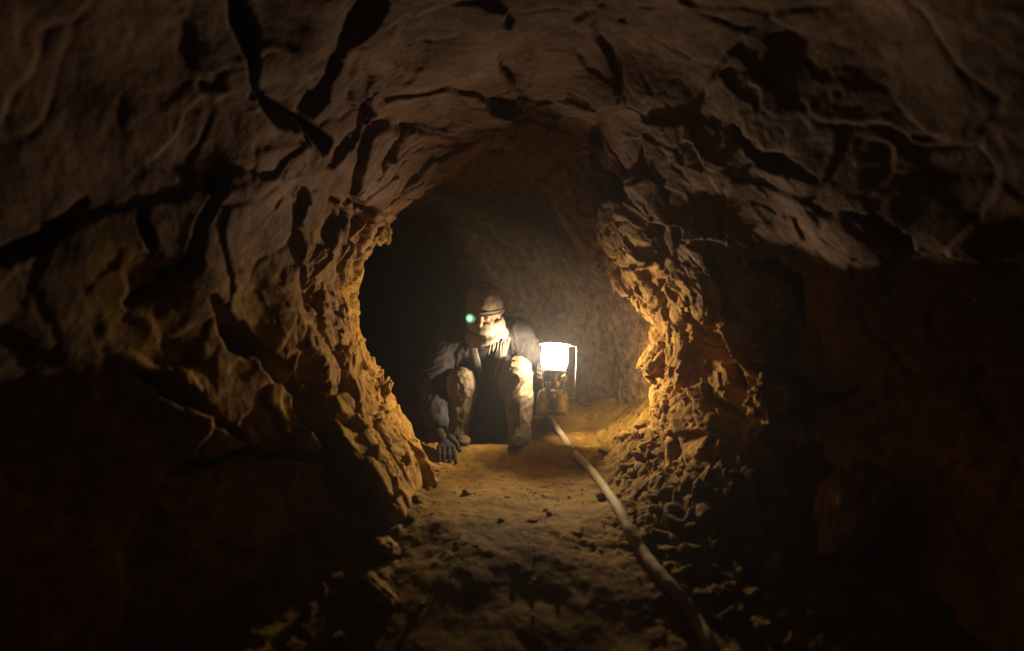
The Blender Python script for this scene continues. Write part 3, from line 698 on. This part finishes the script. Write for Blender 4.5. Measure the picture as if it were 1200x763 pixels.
# rolled edge of the cap
rim = [hp(.098*math.sin(a), .016-.112*math.cos(a), .034+.020*(1-math.cos(a))/2*-1.6) for a in np.linspace(0, 2*math.pi, 41)]
V, F = tube(rim, .014, 10, False); V = np.array(V); V += .005*np.stack([fbm(V*22, 2, 72), fbm(V*22, 2, 73), fbm(V*22, 2, 74)], 1)
mesh_from("rolled_edge", V, F, M_cap, cap)
M_scarf = cloth("pale_cotton_scarf", (.22,.185,.15), (.34,.295,.24), 330, .92, 18)
fd = Field(hc-np.array([.22, .24, .30]), hc+np.array([.24, .24, .10]), .0045)
for j, (zz, rr_, th) in enumerate(((-.040, .97, .020), (-.066, 1.0, .024), (-.112, 1.06, .019), (-.138, 1.18, .024))):
    pts = [hp(.083*rr_*math.sin(a), .010-.105*rr_*math.cos(a), zz+.030*(1-math.cos(a))/2+(.020 if j < 2 else -.004)*math.sin(a)) for a in np.linspace(0, 2*math.pi, 25)]
    for i in range(24): fd.cone(pts[i], pts[i+1], th, th, .012 if j in (1, 3) else .002)
V, F = fd.mesh(); V = relax(V, F, 3)
ctr = hp(0, 0, -.09); uu = (V-ctr) @ HM
V = V+normals(V, F)*(.003*fbm(V*np.array([9, 9, 22]), 3, 81))[:, None]
scarf = mesh_from("scarf", V, F, M_scarf, person)
for i in range(8):                                     # tassels along the scarf's end
    x0 = 575+i*2.9+random.uniform(-.8, .8); p = at(x0, 405-.55*i+random.uniform(-1, 1), 3.30+.004*i)
    ln = random.uniform(.035, .065); sw = random.uniform(-.012, .006)
    pts = [p+np.array([0, .01, .012]), p+np.array([sw*.3, .002, -ln*.45]), p+np.array([sw, .012, -ln])]
    V, F = tube(pts, [.0046, .0040, .0022], 7); mesh_from("tassel", V, F, M_scarf, scarf)
M_blk = cloth("black_plastic", (.015,.015,.016), (.03,.03,.032), 100, .5)
hl = at(551, 373, 3.255); hd = np.array([-.22, -1, -.10]); hd /= np.linalg.norm(hd)  # green lens flare spot, added as a glowing lamp at the brow
V, F = tube([hl-hd*.055, hl-hd*.02, hl-hd*.004, hl+hd*.004], [.016, .023, .028, .027], 20, True)
flare_root = mesh_from("flare_lamp", V, F, M_blk, person); flare_root["label"] = "small green glow at the brow, added for a lens flare spot"
V, F = tube([hl+hd*.0045, hl+hd*.0075, hl+hd*.009], [.025, .023, .014], 20, True)
mesh_from("lens", V, F, glow("green_flare_glow", (.16, .85, .36), 0.55), flare_root)  # disc glows as the green rim of the flare spot
V, F = tube([hl+hd*.0088, hl+hd*.011, hl+hd*.012], [.016, .0135, .005], 16, True)
mesh_from("flare_core", V, F, glow("flare_core_glow", (.52, 1.0, .60), 1.25), flare_root)
band = [hp(.104*math.sin(a), .016-.118*math.cos(a), .020) for a in np.linspace(0, 2*math.pi, 33)]
V, F = tube(band, .0085, 8, False); mesh_from("flare_strap", V, F, M_blk, flare_root)

# ------------------------------------------------------------------ hose along the floor
M_hose = cloth("dusty_hose", (.32,.23,.12), (.46,.35,.21), 120, .75, 12)
def on_floor(px, py, lift):
    Y = 3.0
    for _ in range(30):
        X = (px-600)/FPX*Y; z = float(floor_h(X, Y)[0])+lift; Y = 0.5*Y+0.5*(CAM_Z-z)*FPX/(py-HOR)
        Y = min(Y, 5.0)
    return np.array([(px-600)/FPX*Y, Y, z])
hr = .0195
hpts = [wp(-.10, 4.35, float(floor_h(-.10, 4.35)[0])+.03), wp(.08, 4.1, float(floor_h(.08, 4.1)[0])+.03)]
for q in ((641, 489), (657, 508), (673, 528), (691, 549), (708, 571), (724, 594), (737, 620), (752, 645), (770, 668), (792, 694), (813, 722), (830, 752), (846, 800)):
    hpts.append(on_floor(q[0], q[1], hr*.8))
hpts.append(hpts[-1]+np.array([.12, -.45, .01]))
P = catmull(hpts, 7)
V, F = tube(P, [hr*(1+.05*math.sin(i*1.7)) for i in range(len(P))], 16)
hose = mesh_from("hose", V, F, M_hose, None, True, tuple(P[len(P)//2])); tag(hose, "pale dusty rubber hose running along the earth floor", "hose")

# ------------------------------------------------------------------ loose stones and gravel
variants = []
for k in range(9):
    V, F = rock_shape(ICO2, 200+k, (1, .85+.3*(k % 3)*.5, .62), 8, .09)
    me = bpy.data.meshes.new("stone"); me.from_pydata([tuple(v) for v in V], [], F); me.materials.append(M_stone); variants.append(me)
rs = np.random.RandomState(5)
def stone(x, y, r, label, group, name="loose_stone"):
    o = bpy.data.objects.new(name, variants[rs.randint(len(variants))]); scene.collection.objects.link(o)
    o.location = (x, y, float(floor_h(x, y)[0])+r*.12); o.scale = (r, r*rs.uniform(.7, 1.1), r*rs.uniform(.6, 1)); o.rotation_euler = (rs.uniform(-.4, .4), rs.uniform(-.4, .4), rs.uniform(0, 6.28))
    return tag(o, label, "stone", group)
for i in range(15):
    y = rs.uniform(2.15, 3.15); x = np.interp(y, [1.5, 2.3, 3.2], [.66, .58, .48])+rs.uniform(-.02, .2)
    stone(x, y, rs.uniform(.032, .062), "fist sized angular stone in the rubble slope under the wall", "larger stones in the rubble slope")
for i in range(60):
    y = rs.uniform(2.0, 3.2); x0 = np.interp(y, [1.5, 2.3, 3.2], [.62, .52, .40])
    x = x0+rs.uniform(-.05, .32); stone(x, y, rs.uniform(.012, .034), "small ochre stone on the rubble slope beside the hose", "stones on the rubble slope")
n = 0
while n < 34:
    y = rs.uniform(1.75, 3.15); x = rs.uniform(-.36, .5)
    if abs(x-np.interp(y, [1.2, 2.0, 2.7, 3.1], [.42, .43, .37, .28])) < .05: continue
    stone(x, y, rs.uniform(.006, .015), "small loose stone on the trodden earth floor", "stones on the trodden floor"); n += 1
for i in range(16):
    y = rs.uniform(1.4, 3.0); x = -np.interp(y, [1.4, 2.3, 3.0], [.46, .38, .40])+rs.uniform(-.05, .05)
    stone(x, y, rs.uniform(.02, .045), "stone lying at the foot of the cleft wall", "stones at the wall foot")
def big_stone(px, py, dims, ax, seed, label, name="fallen_slab", cat="stone"):
    p = on_floor(px, py, min(dims)*.6); V, F = rock_shape(ICO4, seed, dims, 6, .14)
    o = mesh_from(name, rot(V, ax)+p, F, M_stone, None, True, tuple(p)); return tag(o, label, cat)
big_stone(438, 688, (.115, .035, .022), (.2, .25, -.75), 31, "long pale splinter of rock fallen at the wall foot")
big_stone(455, 640, (.05, .06, .03), (.2, .1, .4), 32, "squat stone lying behind the long pale splinter")
big_stone(505, 546, (.075, .022, .010), (.1, .10, -.35), 33, "flat dark shard on the floor beside the person's hand")
big_stone(548, 577, (.024, .02, .014), (.1, .2, .5), 34, "small dark lump of rock in front of the person")
big_stone(704, 582, (.026, .02, .018), (.1, .2, .9), 35, "dark lump of rock touching the hose")
# gravel: too many to count
N = 800; gx_ = rs.uniform(-.5, .95, N*2); gy_ = rs.uniform(1.8, 3.4, N*2)
keep = (rs.uniform(0, 1, N*2) < .25+.75*sstep(.25, .6, gx_)); gx_, gy_ = gx_[keep][:N], gy_[keep][:N]; gz_ = floor_h(gx_, gy_)
B = np.array([(1,0,0),(-.5,.87,0),(-.5,-.87,0),(.3,.2,.8),(-.2,.1,-.7)]); BF = np.array([(0,1,3),(1,2,3),(2,0,3),(1,0,4),(2,1,4),(0,2,4)])
Vs, Fs = [], []
for i in range(len(gx_)):
    r = .0025+.005*rs.rand()**2; b3 = rot(B*rs.uniform(.6, 1.2, B.shape), rs.uniform(-3, 3, 3))*r
    Vs.append(b3+np.array([gx_[i], gy_[i], gz_[i]+r*.3])); Fs.append(BF+5*i)
gravel = mesh_from("gravel", np.concatenate(Vs), np.concatenate(Fs), M_stone, None, False); tag(gravel, "fine gravel and crumbs of rock scattered over the earth floor", "gravel", kind="stuff")

# ------------------------------------------------------------------ dusty air
m = bpy.data.materials.new("dusty_air"); m.use_nodes = True; nt = m.node_tree
for n_ in list(nt.nodes):
    if n_.type == 'BSDF_PRINCIPLED': nt.nodes.remove(n_)
pv = nt.nodes.new("ShaderNodeVolumePrincipled"); pv.inputs["Color"].default_value = (.9, .9, .92, 1); pv.inputs["Density"].default_value = 0.0085
pv.inputs["Anisotropy"].default_value = 0.72
nt.links.new(pv.outputs[0], nt.nodes["Material Output"].inputs["Volume"])
x0, x1, y0, y1, z0, z1 = -4.2, 3.0, -2.6, 8.2, -3.2, 2.8
V = [(x, y, z) for x in (x0, x1) for y in (y0, y1) for z in (z0, z1)]
haze = mesh_from("haze", np.array(V), [(0,1,3,2),(4,6,7,5),(0,4,5,1),(2,3,7,6),(0,2,6,4),(1,5,7,3)], m, None, False)
tag(haze, "thin dust hanging in the tunnel air", "haze", kind="stuff")
